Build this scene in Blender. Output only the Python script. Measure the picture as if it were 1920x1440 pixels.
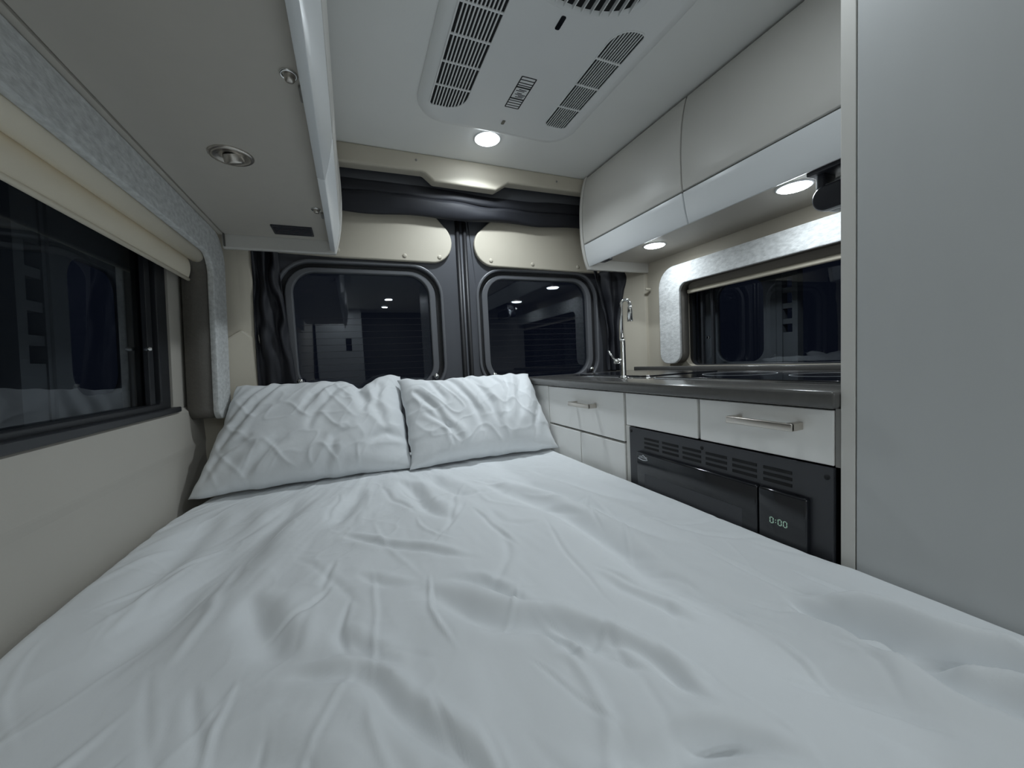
import bpy, bmesh, math, random
import numpy as np
from mathutils import Vector, Matrix

for o in list(bpy.data.objects):
    bpy.data.objects.remove(o, do_unlink=True)
S = bpy.context.scene
COL = S.collection
random.seed(7)
PI = math.pi

# ------------------------------------------------------------------ camera
# world: +Y towards the rear doors, +X to the kitchen side, floor at z = 0
EYE = Vector((0.0, 0.0, 1.0))
cam_d = bpy.data.cameras.new('camera')
cam = bpy.data.objects.new('camera', cam_d)
COL.objects.link(cam)
cam_d.sensor_width = 36.0
cam_d.lens = 36.0 * 722.0 / 1920.0
cam_d.clip_start = 0.01
right = Vector((0.92222, -0.38348, -0.04956))
up = Vector((0.06793, 0.03451, 0.99709))
back = Vector((-0.38065, -0.92290, 0.05788))
cam.matrix_world = Matrix(((right.x, up.x, back.x, EYE.x), (right.y, up.y, back.y, EYE.y),
                           (right.z, up.z, back.z, EYE.z), (0, 0, 0, 1)))
S.camera = cam

# ------------------------------------------------------------------ world (night), exposure
w = bpy.data.worlds.new('night')
S.world = w
w.use_nodes = True
w.node_tree.nodes['Background'].inputs[0].default_value = (0.30, 0.40, 0.75, 1)
w.node_tree.nodes['Background'].inputs[1].default_value = 0.0022
S.view_settings.view_transform = 'Standard'
S.view_settings.look = 'None'
S.view_settings.gamma = 1.0
S.view_settings.exposure = 2.74
S.view_settings.use_curve_mapping = False
S.cycles.max_bounces = 16
S.cycles.diffuse_bounces = 12
# lamp powers in watts (each lamp carries its own light, see puck())
P_REAR, P_BED_FILL, P_FRONT_FILL, P_CAB = 0.46, 0.15, 0.55, 0.108  # the bed and front powers serve added, unseen fill lights
LENS = 5.0            # glow of the lit diffusers themselves
LED = (0.86, 0.945, 1.0)

# ------------------------------------------------------------------ materials
MATS = {}
def mat(name, col, rough=0.5, metal=0.0, noise=0.0, nscale=8.0, bump=0.0, bscale=60.0, coat=0.0,
        stretch=(1, 1, 1), spec=0.5, sheen=0.0):
    if name in MATS:
        return MATS[name]
    m = bpy.data.materials.new(name)
    m.use_nodes = True
    nt = m.node_tree
    b = nt.nodes['Principled BSDF']
    b.inputs['Base Color'].default_value = (*col, 1)
    b.inputs['Roughness'].default_value = rough
    b.inputs['Metallic'].default_value = metal
    b.inputs['Specular IOR Level'].default_value = spec
    b.inputs['Coat Weight'].default_value = coat
    b.inputs['Sheen Weight'].default_value = sheen
    tc = nt.nodes.new('ShaderNodeTexCoord')
    mp = nt.nodes.new('ShaderNodeMapping')
    mp.inputs['Scale'].default_value = stretch
    nt.links.new(tc.outputs['Object'], mp.inputs[0])
    n = nt.nodes.new('ShaderNodeTexNoise')
    n.inputs['Scale'].default_value = nscale
    n.inputs['Detail'].default_value = 6
    nt.links.new(mp.outputs[0], n.inputs[0])
    mr = nt.nodes.new('ShaderNodeMapRange')
    mr.inputs[3].default_value = 1 - noise
    mr.inputs[4].default_value = 1 + noise
    nt.links.new(n.outputs[0], mr.inputs[0])
    mx = nt.nodes.new('ShaderNodeVectorMath')
    mx.operation = 'SCALE'
    mx.inputs[0].default_value = col
    nt.links.new(mr.outputs[0], mx.inputs['Scale'])
    nt.links.new(mx.outputs[0], b.inputs['Base Color'])
    if bump:
        n2 = nt.nodes.new('ShaderNodeTexNoise')
        n2.inputs['Scale'].default_value = bscale
        n2.inputs['Detail'].default_value = 5
        nt.links.new(mp.outputs[0], n2.inputs[0])
        bp = nt.nodes.new('ShaderNodeBump')
        bp.inputs['Strength'].default_value = bump
        bp.inputs['Distance'].default_value = 0.002
        nt.links.new(n2.outputs[0], bp.inputs['Height'])
        nt.links.new(bp.outputs[0], b.inputs['Normal'])
    MATS[name] = m
    return m

def emit(name, col, strength):
    m = bpy.data.materials.new(name)
    m.use_nodes = True
    nt = m.node_tree
    nt.nodes.remove(nt.nodes['Principled BSDF'])
    e = nt.nodes.new('ShaderNodeEmission')
    e.inputs[0].default_value = (*col, 1)
    e.inputs[1].default_value = strength
    nt.links.new(e.outputs[0], nt.nodes['Material Output'].inputs[0])
    return m

def glass_mat(name, tint):
    m = bpy.data.materials.new(name)
    m.use_nodes = True
    nt = m.node_tree
    nt.nodes.remove(nt.nodes['Principled BSDF'])
    tr = nt.nodes.new('ShaderNodeBsdfTransparent')
    tr.inputs[0].default_value = (*tint, 1)
    gl = nt.nodes.new('ShaderNodeBsdfGlossy')
    gl.inputs[0].default_value = (0.9, 0.95, 1.0, 1)
    gl.inputs['Roughness'].default_value = 0.01
    fr = nt.nodes.new('ShaderNodeFresnel')
    fr.inputs[0].default_value = 1.55
    mix = nt.nodes.new('ShaderNodeMixShader')
    ge = nt.nodes.new('ShaderNodeNewGeometry')
    ff = nt.nodes.new('ShaderNodeMath'); ff.operation = 'SUBTRACT'
    ff.inputs[0].default_value = 1.0
    nt.links.new(ge.outputs['Backfacing'], ff.inputs[1])
    mu = nt.nodes.new('ShaderNodeMath'); mu.operation = 'MULTIPLY'
    nt.links.new(fr.outputs[0], mu.inputs[0]); nt.links.new(ff.outputs[0], mu.inputs[1])
    nt.links.new(mu.outputs[0], mix.inputs[0])      # the pane reflects once, on the side the ray enters
    nt.links.new(tr.outputs[0], mix.inputs[1])
    nt.links.new(gl.outputs[0], mix.inputs[2])
    nt.links.new(mix.outputs[0], nt.nodes['Material Output'].inputs[0])
    return m

M_CEIL = mat('ceiling_vinyl', (0.86, 0.865, 0.85), 0.55, noise=0.02, bump=0.08, bscale=220)
M_BEIGE = mat('beige_trim', (0.56, 0.515, 0.425), 0.55, noise=0.03, bump=0.06, bscale=180)
M_LWALL = mat('taupe_wall_vinyl', (0.47, 0.445, 0.40), 0.6, noise=0.04, nscale=5, bump=0.08, bscale=200)
M_CAB = mat('grey_laminate', (0.645, 0.63, 0.595), 0.38, noise=0.015, bump=0.02, bscale=40)
M_STRIP = mat('white_laminate', (0.80, 0.82, 0.83), 0.3, noise=0.01)
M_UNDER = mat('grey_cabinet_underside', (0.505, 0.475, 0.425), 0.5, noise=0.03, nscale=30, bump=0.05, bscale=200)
M_WARD = mat('wardrobe_laminate', (0.52, 0.53, 0.53), 0.36, noise=0.02, nscale=40, stretch=(1, 1, 0.15))
M_DRAWER = mat('drawer_laminate', (0.88, 0.87, 0.845), 0.3, noise=0.015)
M_GAP = mat('dark_carcass', (0.10, 0.098, 0.09), 0.6)
M_GREYEDGE = mat('grey_edge_band', (0.27, 0.26, 0.245), 0.4)
M_COUNTER = mat('dark_solid_countertop', (0.095, 0.092, 0.088), 0.16, noise=0.12, nscale=90, spec=0.6)
M_FABRIC = mat('heathered_fabric', (0.62, 0.63, 0.625), 0.9, noise=0.42, nscale=110, bump=0.6, bscale=260, stretch=(1, 0.5, 1))
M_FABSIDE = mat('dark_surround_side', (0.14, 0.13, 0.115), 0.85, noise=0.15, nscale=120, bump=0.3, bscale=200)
M_BLIND = mat('cream_blind', (0.84, 0.77, 0.63), 0.7, noise=0.02, bump=0.1, bscale=300)
M_BLINDBR = mat('taupe_blind', (0.34, 0.31, 0.27), 0.75, noise=0.04, bump=0.1, bscale=300)
M_DOOR = mat('graphite_door_metal', (0.072, 0.075, 0.086), 0.42, noise=0.03, bump=0.05, bscale=250)
M_DOORL = mat('grey_window_bezel', (0.12, 0.124, 0.135), 0.4)
M_RUBBER = mat('black_rubber', (0.012, 0.012, 0.014), 0.5)
M_FRAME = mat('black_window_frame', (0.022, 0.024, 0.028), 0.35)
M_BODY = mat('grey_van_body', (0.17, 0.175, 0.18), 0.5)
M_CURT = mat('black_vinyl_curtain', (0.013, 0.014, 0.020), 0.62, noise=0.2, nscale=20, bump=0.35, bscale=25, spec=0.5)
M_GLASS = glass_mat('night_glass', (0.72, 0.74, 0.76))
M_SHEET = mat('white_cotton', (0.755, 0.775, 0.79), 0.8, noise=0.015, nscale=12, bump=0.28, bscale=30, spec=0.25, sheen=0.1)
M_PILLOW = mat('white_pillowcase', (0.75, 0.77, 0.785), 0.78, noise=0.015, nscale=12, bump=0.25, bscale=45, spec=0.25, sheen=0.1)
M_MATT = mat('mattress_ticking', (0.30, 0.30, 0.29), 0.9)
M_ACW = mat('white_abs_plastic', (0.83, 0.84, 0.84), 0.35, noise=0.01)
M_ACD = mat('black_grille_void', (0.006, 0.006, 0.007), 0.8)
M_INK = mat('black_print', (0.02, 0.02, 0.022), 0.6)
M_NICKEL = mat('brushed_nickel', (0.60, 0.56, 0.51), 0.32, 1.0, noise=0.08, nscale=200, stretch=(1, 0.05, 1))
M_CHROME = mat('polished_chrome', (0.78, 0.78, 0.77), 0.12, 1.0)
M_BLACKG = mat('black_gloss', (0.010, 0.011, 0.014), 0.10, spec=0.6)
M_BLACKM = mat('black_satin', (0.034, 0.035, 0.041), 0.35)
M_BLACKP = mat('dark_plastic', (0.03, 0.031, 0.04), 0.4)
M_SILVER = mat('silver_print', (0.62, 0.64, 0.67), 0.4)
M_GREEN = emit('green_led', (0.5, 0.8, 0.65), 0.055)
M_LED = emit('led_lens', LED, LENS)
M_FLOOR = mat('vinyl_floor', (0.38, 0.36, 0.33), 0.5, noise=0.1, nscale=6)
M_SEAT = mat('grey_seat_leather', (0.20, 0.20, 0.20), 0.5, noise=0.05)
M_WIRE = mat('defroster_wire', (0.014, 0.013, 0.013), 0.5)

# ------------------------------------------------------------------ object helpers
ORG = {}
def tag(o, label, cat, group=None, kind=None):
    if label: o['label'] = label
    if cat: o['category'] = cat
    if group: o['group'] = group
    if kind: o['kind'] = kind
    return o

def thing(name, label, cat, loc, group=None, kind=None):
    o = bpy.data.objects.new(name, None)
    o.empty_display_size = 0.05
    COL.objects.link(o)
    o.location = loc
    ORG[o.name] = Vector(loc)
    return tag(o, label, cat, group, kind)

class MB:
    """collects shapes given in world coordinates"""
    def __init__(s):
        s.v = []; s.f = []; s.sm = []
    def add(s, v, f, smooth=False):
        n = len(s.v)
        s.v += [tuple(p) for p in v]
        s.f += [tuple(i + n for i in q) for q in f]
        s.sm += [smooth] * len(f)
        return s
    def box(s, x0, x1, y0, y1, z0, z1):
        v = [(x, y, z) for x in (x0, x1) for y in (y0, y1) for z in (z0, z1)]
        return s.add(v, [(0, 1, 3, 2), (4, 6, 7, 5), (0, 4, 5, 1), (2, 3, 7, 6), (0, 2, 6, 4), (1, 5, 7, 3)])
    def rbox(s, x0, x1, y0, y1, z0, z1, r, seg=2):
        bm = bmesh.new()
        bmesh.ops.create_cube(bm, size=1)
        for v in bm.verts:
            v.co = Vector(((x0 + x1) / 2 + v.co.x * (x1 - x0), (y0 + y1) / 2 + v.co.y * (y1 - y0), (z0 + z1) / 2 + v.co.z * (z1 - z0)))
        bmesh.ops.bevel(bm, geom=list(bm.edges), offset=r, segments=seg, profile=0.5, affect='EDGES')
        return s.frombm(bm, True)
    def frombm(s, bm, smooth=False):
        bm.verts.index_update()
        s.add([v.co[:] for v in bm.verts], [[v.index for v in f.verts] for f in bm.faces], smooth)
        bm.free()
        return s
    def prism(s, pts, fn, d0, d1, smooth_side=False):
        """pts: 2D outline; fn(a, b, d) -> world; extruded d0..d1, ngon caps"""
        n = len(pts)
        v = [fn(a, b, d0) for a, b in pts] + [fn(a, b, d1) for a, b in pts]
        s.add(v, [list(range(n))[::-1], list(range(n, 2 * n))])
        return s.add(v, [(i, (i + 1) % n, n + (i + 1) % n, n + i) for i in range(n)], smooth_side)
    def ring(s, outer, inner, fn, d0, d1, smooth=False):
        n = len(outer)
        v = [fn(a, b, d0) for a, b in outer] + [fn(a, b, d0) for a, b in inner] + \
            [fn(a, b, d1) for a, b in outer] + [fn(a, b, d1) for a, b in inner]
        f = []
        for i in range(n):
            j = (i + 1) % n
            f += [(i, j, n + j, n + i), (2 * n + i, 3 * n + i, 3 * n + j, 2 * n + j)]
        s.add(v, f)
        g = []
        for i in range(n):
            j = (i + 1) % n
            g += [(i, 2 * n + i, 2 * n + j, j), (n + i, n + j, 3 * n + j, 3 * n + i)]
        return s.add(v, g, smooth)
    def tube(s, pts, r, seg=12, cap=True):
        pts = [Vector(p) for p in pts]
        rr = r if isinstance(r, (list, tuple)) else [r] * len(pts)
        v = []; f = []
        prev = None
        for i, p in enumerate(pts):
            t = (pts[min(i + 1, len(pts) - 1)] - pts[max(i - 1, 0)]).normalized()
            if prev is None:
                a = Vector((0, 0, 1)) if abs(t.z) < 0.9 else Vector((1, 0, 0))
                u = t.cross(a).normalized()
            else:
                u = (prev - t * prev.dot(t)).normalized()
            prev = u
            w_ = t.cross(u)
            v += [p + (u * math.cos(k * 2 * PI / seg) + w_ * math.sin(k * 2 * PI / seg)) * rr[i] for k in range(seg)]
        for i in range(len(pts) - 1):
            for k in range(seg):
                k2 = (k + 1) % seg
                f.append((i * seg + k, i * seg + k2, (i + 1) * seg + k2, (i + 1) * seg + k))
        s.add(v, f, True)
        if cap:
            n = len(pts)
            s.add(v, [list(range(seg))[::-1], [(n - 1) * seg + k for k in range(seg)]])
        return s
    def lathe(s, c, axis, prof, seg=24):
        """prof: (radius, height along axis)"""
        c = Vector(c); ax = Vector(axis).normalized()
        a = Vector((1, 0, 0)) if abs(ax.x) < 0.9 else Vector((0, 1, 0))
        u = ax.cross(a).normalized(); w_ = ax.cross(u)
        v = []; f = []
        for r, h in prof:
            v += [c + ax * h + (u * math.cos(k * 2 * PI / seg) + w_ * math.sin(k * 2 * PI / seg)) * max(r, 1e-5) for k in range(seg)]
        for i in range(len(prof) - 1):
            for k in range(seg):
                k2 = (k + 1) % seg
                f.append((i * seg + k, i * seg + k2, (i + 1) * seg + k2, (i + 1) * seg + k))
        return s.add(v, f, True)
    def build(s, name, m, parent=None, label=None, cat=None, group=None, kind=None, bevel=0.0, seg=2):
        me = bpy.data.meshes.new(name)
        v = np.array(s.v, dtype=float)
        if parent is not None:
            org = ORG[parent.name]
        else:
            lo, hi = v.min(0), v.max(0)
            org = Vector(((lo[0] + hi[0]) / 2, (lo[1] + hi[1]) / 2, lo[2]))
        me.from_pydata((v - np.array(org)).tolist(), [], s.f)
        me.polygons.foreach_set('use_smooth', s.sm)
        bm = bmesh.new(); bm.from_mesh(me)
        bmesh.ops.remove_doubles(bm, verts=bm.verts, dist=1e-6)
        bmesh.ops.recalc_face_normals(bm, faces=bm.faces)
        bm.to_mesh(me); bm.free()
        me.update()
        o = bpy.data.objects.new(name, me)
        COL.objects.link(o)
        me.materials.append(m)
        if parent is not None:
            o.parent = parent
        else:
            o.location = org
        ORG[o.name] = Vector(org)
        if bevel:
            md = o.modifiers.new('bevel', 'BEVEL')
            md.width = bevel; md.segments = seg; md.limit_method = 'ANGLE'; md.angle_limit = 0.6
            md.harden_normals = False
        return tag(o, label, cat, group, kind)

def copy_at(o, delta):
    """a copy of one part sharing its mesh, moved by delta under the same parent"""
    c = o.copy()
    COL.objects.link(c)
    c.location = Vector(o.location) + Vector(delta)
    if o.parent is None:
        ORG[c.name] = ORG[o.name] + Vector(delta)
    return c

def rrect(a0, a1, b0, b1, r, seg=8):
    """rounded rectangle outline; r may be four radii (a1b1, a0b1, a0b0, a1b0)"""
    if not isinstance(r, (list, tuple)): r = [r] * 4
    cs = [(a1, b1, 0, r[0]), (a0, b1, 1, r[1]), (a0, b0, 2, r[2]), (a1, b0, 3, r[3])]
    out = []
    for (a, b, q, rr) in cs:
        sx = 1 if q in (0, 3) else -1
        sy = 1 if q in (0, 1) else -1
        ca, cb = a - sx * rr, b - sy * rr
        for k in range(seg + 1):
            t = (q + k / seg) * PI / 2
            out.append((ca + rr * math.cos(t), cb + rr * math.sin(t)))
    return out

XZ = lambda a, b, d: (a, d, b)          # outline in X-Z, extruded along Y
YZ = lambda a, b, d: (d, a, b)          # outline in Y-Z, extruded along X
XY = lambda a, b, d: (a, b, d)          # outline in X-Y, extruded along Z

def vnoise(x, y, seed=0):
    """smooth value noise on numpy arrays, range -1..1"""
    rs = np.random.RandomState(seed)
    T = rs.rand(256, 256) * 2 - 1
    xi = np.floor(x).astype(int); yi = np.floor(y).astype(int)
    fx = x - xi; fy = y - yi
    fx = fx ** 3 * (fx * (fx * 6 - 15) + 10); fy = fy ** 3 * (fy * (fy * 6 - 15) + 10)
    g = lambda i, j: T[(xi + i) % 256, (yi + j) % 256]
    return (g(0, 0) * (1 - fx) + g(1, 0) * fx) * (1 - fy) + (g(0, 1) * (1 - fx) + g(1, 1) * fx) * fy

def fbm(x, y, seed, oct=4):
    r = 0; a = 1.0
    for i in range(oct):
        r = r + a * vnoise(x * 2 ** i, y * 2 ** i, seed + i); a *= 0.5
    return r

def polydist(px, py, pts):
    """signed distance to a polyline (sign = side) and taper 0..1 along it"""
    best = np.full(px.shape, 1e9); sgn = np.zeros(px.shape); par = np.zeros(px.shape)
    L = [0]
    for i in range(len(pts) - 1):
        L.append(L[-1] + math.dist(pts[i], pts[i + 1]))
    for i in range(len(pts) - 1):
        ax, ay = pts[i]; bx, by = pts[i + 1]
        dx, dy = bx - ax, by - ay
        l2 = dx * dx + dy * dy
        t = np.clip(((px - ax) * dx + (py - ay) * dy) / l2, 0, 1)
        d = np.hypot(px - ax - t * dx, py - ay - t * dy)
        c = dx * (py - ay) - dy * (px - ax)
        m = d < best
        best = np.where(m, d, best); sgn = np.where(m, np.sign(c), sgn)
        par = np.where(m, (L[i] + t * math.sqrt(l2)) / L[-1], par)
    return best * sgn, par

# =================================================================== THE SHELL
MB().box(-0.62, 1.55, -2.6, 1.75, -0.04, 0.0).build('floor', M_FLOOR, label='grey vinyl floor under the bed', cat='floor', kind='structure')
MB().box(-0.62, 1.55, -2.6, 1.75, 1.80, 1.84).build('ceiling', M_CEIL, label='pale grey van ceiling around the air conditioner', cat='ceiling', kind='structure')

# left side leans in a little towards the roof
TL = 0.04
def leftX(d, z):
    return -d + TL * (z - 1.18)
LW = lambda d: (lambda a, b, e: (leftX(d, b) - e, a, b))      # (y, z, depth outwards)

wl = thing('wall_left', 'taupe vinyl side wall beside the bed with long window', 'wall', (-0.47, 0.0, 0.0), kind='structure')
hole = rrect(-0.30, 1.325, 0.905, 1.345, 0.03)
MB().ring(rrect(-2.6, 1.75, 0.84, 1.80, 0.002), hole, LW(0.447), 0.0, 0.05).build('upper_panel', M_LWALL, wl)
prof = [(-0.457, 0.915), (-0.447, 0.902), (-0.446, 0.87), (-0.4445, 0.805), (-0.4448, 0.80), (-0.4464, 0.786), (-0.447, 0.770), (-0.447, 0.0),
        (-0.50, 0.0), (-0.50, 0.915)]
MB().prism(prof, lambda a, b, d: (a, d, b), -2.6, 1.56).build('lower_panel', M_LWALL, wl)

wr = thing('wall_right', 'beige side wall behind the kitchen counter', 'wall', (1.36, 0.0, 0.0), kind='structure')
MB().ring(rrect(-2.6, 1.75, 0.0, 1.80, 0.002), rrect(-0.1, 1.262, 0.945, 1.33, 0.04), YZ, 1.345, 1.395).build('wall_panel', M_BEIGE, wr)

wf = MB().box(-0.62, 1.55, -2.66, -2.6, 0, 1.84)
wf.build('wall_front', M_GAP, label='dark closed front end of the van behind the camera', cat='wall', kind='structure')

# rear corner pillars
pl = thing('trim_1', 'beige rear corner pillar left of the rear doors', 'pillar', (-0.40, 1.55, 0.0), kind='structure')
MB().prism([(-0.462, 1.50), (-0.448, 1.50), (-0.335, 1.575), (-0.285, 1.60), (-0.285, 1.66), (-0.462, 1.66)], XY, 0.0, 1.80).build('pillar_panel', M_BEIGE, pl, bevel=0.006)
MB().prism([(-0.40, 0.5), (-0.31, 0.5), (-0.31, 1.13), (-0.335, 1.155), (-0.40, 1.105)], lambda a, b, d: (a, d + (a + 0.40) * 0.62, b), 1.517, 1.56).build('ledge_panel', M_BEIGE, pl, bevel=0.008)
pr = thing('trim_2', 'beige rear corner pillar behind the kitchen tap', 'pillar', (1.30, 1.55, 0.0), kind='structure')
MB().prism([(1.345, 1.485), (1.333, 1.488), (1.255, 1.60), (1.245, 1.66), (1.40, 1.66), (1.40, 1.485)], XY, 0.0, 1.80).build('pillar_panel', M_BEIGE, pr, bevel=0.004)
MB().lathe((1.3265, 1.452, 1.31), (-1, -0.1, 0), [(0.006, -0.005), (0.006, 0.02), (0.004, 0.022), (0, 0.023)], 10).build('screw_cap', M_BEIGE, pr)

# roof header above the doors, stepped in the middle
hd = thing('trim_3', 'beige roof header with stepped lower edge above rear doors', 'header', (0.45, 1.52, 1.70), kind='structure')
hp = [(-0.46, 1.80), (-0.46, 1.722), (0.300, 1.734), (0.338, 1.703), (0.592, 1.700), (0.648, 1.736), (1.345, 1.742), (1.345, 1.80)]
MB().prism(hp, XZ, 1.50, 1.55).build('header_panel', M_BEIGE, hd, bevel=0.008, seg=3)
sc = MB().lathe((0.275, 1.5, 1.772), (0, -1, 0), [(0.004, 0), (0.004, 0.0015), (0.0015, 0.0022), (0, 0.0015)], 10).build('screw', M_GREYEDGE, hd)
copy_at(sc, (0.60, 0, -0.002))
MB().box(-0.46, 1.345, 1.56, 1.72, 1.62, 1.80).build('wall_rear', M_DOOR, label='dark roof rail above the rear doors', cat='wall', kind='structure')

# =================================================================== REAR DOORS
def rear_door(name, x0, x1, gx0, gx1, label, panel_pts, caps, hooks, sx):
    d = thing(name, label, 'door', ((x0 + x1) / 2, 1.64, 0.05), kind='structure')
    zb, zt = 0.925, 1.372                                     # glass
    oo = rrect(gx0 - 0.052, gx1 + 0.052, zb - 0.045, zt + 0.040, 0.125, 10)
    MB().ring(rrect(x0, x1, 0.05, 1.72, 0.004, 10), oo, XZ, 1.62, 1.665).build('door_skin', M_DOOR, d, bevel=0.003)
    o1 = rrect(gx0 - 0.056, gx1 + 0.056, zb - 0.049, zt + 0.044, 0.129, 10)
    i1 = rrect(gx0 - 0.044, gx1 + 0.044, zb - 0.037, zt + 0.032, 0.117, 10)
    MB().ring(o1, i1, XZ, 1.611, 1.64, True).build('window_bezel', M_DOORL, d, bevel=0.004)
    i2 = rrect(gx0 - 0.026, gx1 + 0.026, zb - 0.02, zt + 0.018, 0.102, 10)
    MB().ring(o1, i2, XZ, 1.634, 1.66, True).build('window_gasket', M_RUBBER, d, bevel=0.003)
    i3 = rrect(gx0, gx1, zb, zt, 0.082, 10)
    MB().ring(i2, i3, XZ, 1.626, 1.66, True).build('window_frame', M_DOORL, d, bevel=0.004)
    MB().prism(rrect(gx0 - 0.004, gx1 + 0.004, zb - 0.004, zt + 0.004, 0.084, 10), XZ, 1.646, 1.650).build('window_pane', M_GLASS, d)
    wire = MB().box(gx0 + 0.012, gx1 - 0.012, 1.6445, 1.6452, 0.9445, 0.9452).build('defroster_wire', M_WIRE, d)
    for k in range(1, 11):
        copy_at(wire, (0, 0, 0.0255 * k))
    MB().prism(panel_pts, XZ, 1.600, 1.621).build('trim_panel', M_BEIGE, d, bevel=0.005, seg=3)
    first = None
    for (cx, cz) in caps:
        if first is None:
            first = MB().lathe((cx, 1.60, cz), (0, -1, 0), [(0.0085, 0), (0.0085, 0.002), (0.006, 0.0035), (0, 0.004)], 14).build('screw_cap', M_BEIGE, d)
            c0 = (cx, cz)
        else:
            copy_at(first, (cx - c0[0], 0, cz - c0[1]))
    for (hx, hz) in hooks:
        h = MB().rbox(hx - 0.013, hx + 0.013, 1.612, 1.622, hz - 0.02, hz + 0.004, 0.003).build('snap_base', M_BLACKP, d)
        MB().lathe((hx, 1.613, hz), (0, -1, 0), [(0.006, 0), (0.006, 0.012), (0.011, 0.013), (0.0115, 0.017), (0.008, 0.020), (0, 0.021)], 14).build('snap_stud', M_CHROME, h)
    return d

cx = 0.456
lp = [(-0.36, 1.70), (-0.36, 1.437), (0.0, 1.424)] + [(0.335 + 0.085 * math.cos(t), 1.507 + 0.085 * math.sin(t)) for t in [(-90 + 10 * k) * PI / 180 for k in range(0, 14)]] + [(0.333, 1.634), (0.32, 1.70)]
rp = [(1.30, 1.70), (0.64, 1.70), (0.620, 1.632)] + [(0.603 + 0.085 * math.cos(t), 1.504 + 0.085 * math.sin(t)) for t in [(140 + 10 * k) * PI / 180 for k in range(0, 14)]] + [(1.10, 1.412), (1.30, 1.410)]
rear_door('door_1', -0.32, 0.443, -0.183, 0.318, 'graphite rear door with black window beside the left wall', lp,
          [(0.225, 1.443), (0.365, 1.445), (-0.02, 1.45)], [(-0.178, 0.965), (0.322, 0.955)], 1)
rear_door('door_2', 0.487, 1.27, 0.575, 1.092, 'graphite rear door with black window beside the kitchen tap', rp,
          [(0.590, 1.443), (0.790, 1.437), (1.03, 1.436)], [(0.580, 0.945), (1.088, 0.945)], -1)
sl = thing('trim_4', 'black rubber seal between the two rear doors', 'seal', (0.465, 1.62, 0.05), kind='structure')
MB().box(0.443, 0.487, 1.618, 1.65, 0.05, 1.72).build('seal_strip', M_RUBBER, sl)
bd = MB().tube([(0.450, 1.615, 0.05), (0.450, 1.615, 1.72)], 0.009, 10).build('seal_bead', M_RUBBER, sl)
copy_at(bd, (0.031, 0, 0))
MB().tube([(0.4655, 1.622, 0.05), (0.4655, 1.622, 1.72)], 0.006, 10).build('seal_lip', M_DOOR, sl)

# =================================================================== SIDE WINDOWS
def body_pillar(w_, fn, yc, z0, z1, wd):
    """stamped body pillar behind the glass: two uprights and rungs with holes between them"""
    m = MB()
    m.prism([(yc - wd, z0), (yc - wd * 0.55, z0), (yc - wd * 0.45, z1), (yc - wd, z1)], fn, 0.0, 0.03)
    m.prism([(yc + wd * 0.45, z0), (yc + wd, z0), (yc + wd, z1), (yc + wd * 0.45, z1)], fn, 0.0, 0.03)
    n = 5
    m.build('body_pillar', M_BODY, w_)
    zs = [z0, z0 + (z1 - z0) * 0.30]
    MB().prism([(yc - wd * 0.6, z0), (yc + wd * 0.6, z0), (yc + wd * 0.6, zs[1]), (yc - wd * 0.6, zs[1])], fn, 0.003, 0.025).build('pillar_rung', M_BODY, w_)
    for k in range(3):
        a = z0 + (z1 - z0) * (0.37 + 0.13 * k)
        MB().prism([(yc - wd * 0.6, a), (yc + wd * 0.6, a), (yc + wd * 0.6, a + 0.018), (yc - wd * 0.6, a + 0.018)], fn, 0.003, 0.02).build('pillar_rung', M_BODY, w_)
    a = z0 + (z1 - z0) * 0.76
    MB().prism([(yc - wd * 0.6, a), (yc + wd * 0.6, a), (yc + wd * 0.6, z1), (yc - wd * 0.6, z1)], fn, 0.003, 0.025).build('pillar_rung', M_BODY, w_)

w1 = thing('window_1', 'long black sliding window in the left wall', 'window', (-0.46, 0.5, 0.905), kind='structure')
F1 = LW(0.452)
MB().ring(rrect(-0.32, 1.315, 0.905, 1.345, 0.02), rrect(-0.27, 1.262, 0.936, 1.33, 0.012), F1, -0.004, 0.03).build('window_frame', M_FRAME, w1, bevel=0.003)
MB().prism([(-0.32, 0.903), (1.33, 0.908), (1.33, 0.922), (-0.32, 0.932)], F1, -0.022, 0.0).build('sill_rail', M_FRAME, w1, bevel=0.003)
MB().prism([(1.225, 0.935), (1.25, 0.935), (1.25, 1.33), (1.225, 1.33)], F1, 0.004, 0.016).build('sash_stile', M_FRAME, w1, bevel=0.002)
MB().prism(rrect(-0.28, 1.27, 0.93, 1.335, 0.012), F1, 0.018, 0.022).build('window_pane', M_GLASS, w1)
FB = LW(0.50)
MB().ring(rrect(0.985, 1.34, 0.90, 1.36, 0.02), rrect(1.03, 1.235, 0.972, 1.255, 0.05), FB, 0.0, 0.02, True).build('body_frame', M_BODY, w1)
body_pillar(w1, LW(0.505), 0.955, 0.90, 1.36, 0.045)
MB().lathe(F1(1.215, 1.075, 0.0), (1, 0, 0), [(0.004, -0.008), (0.006, 0.0), (0.004, 0.006), (0, 0.007)], 10).build('sash_knob', M_CHROME, w1)

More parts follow.
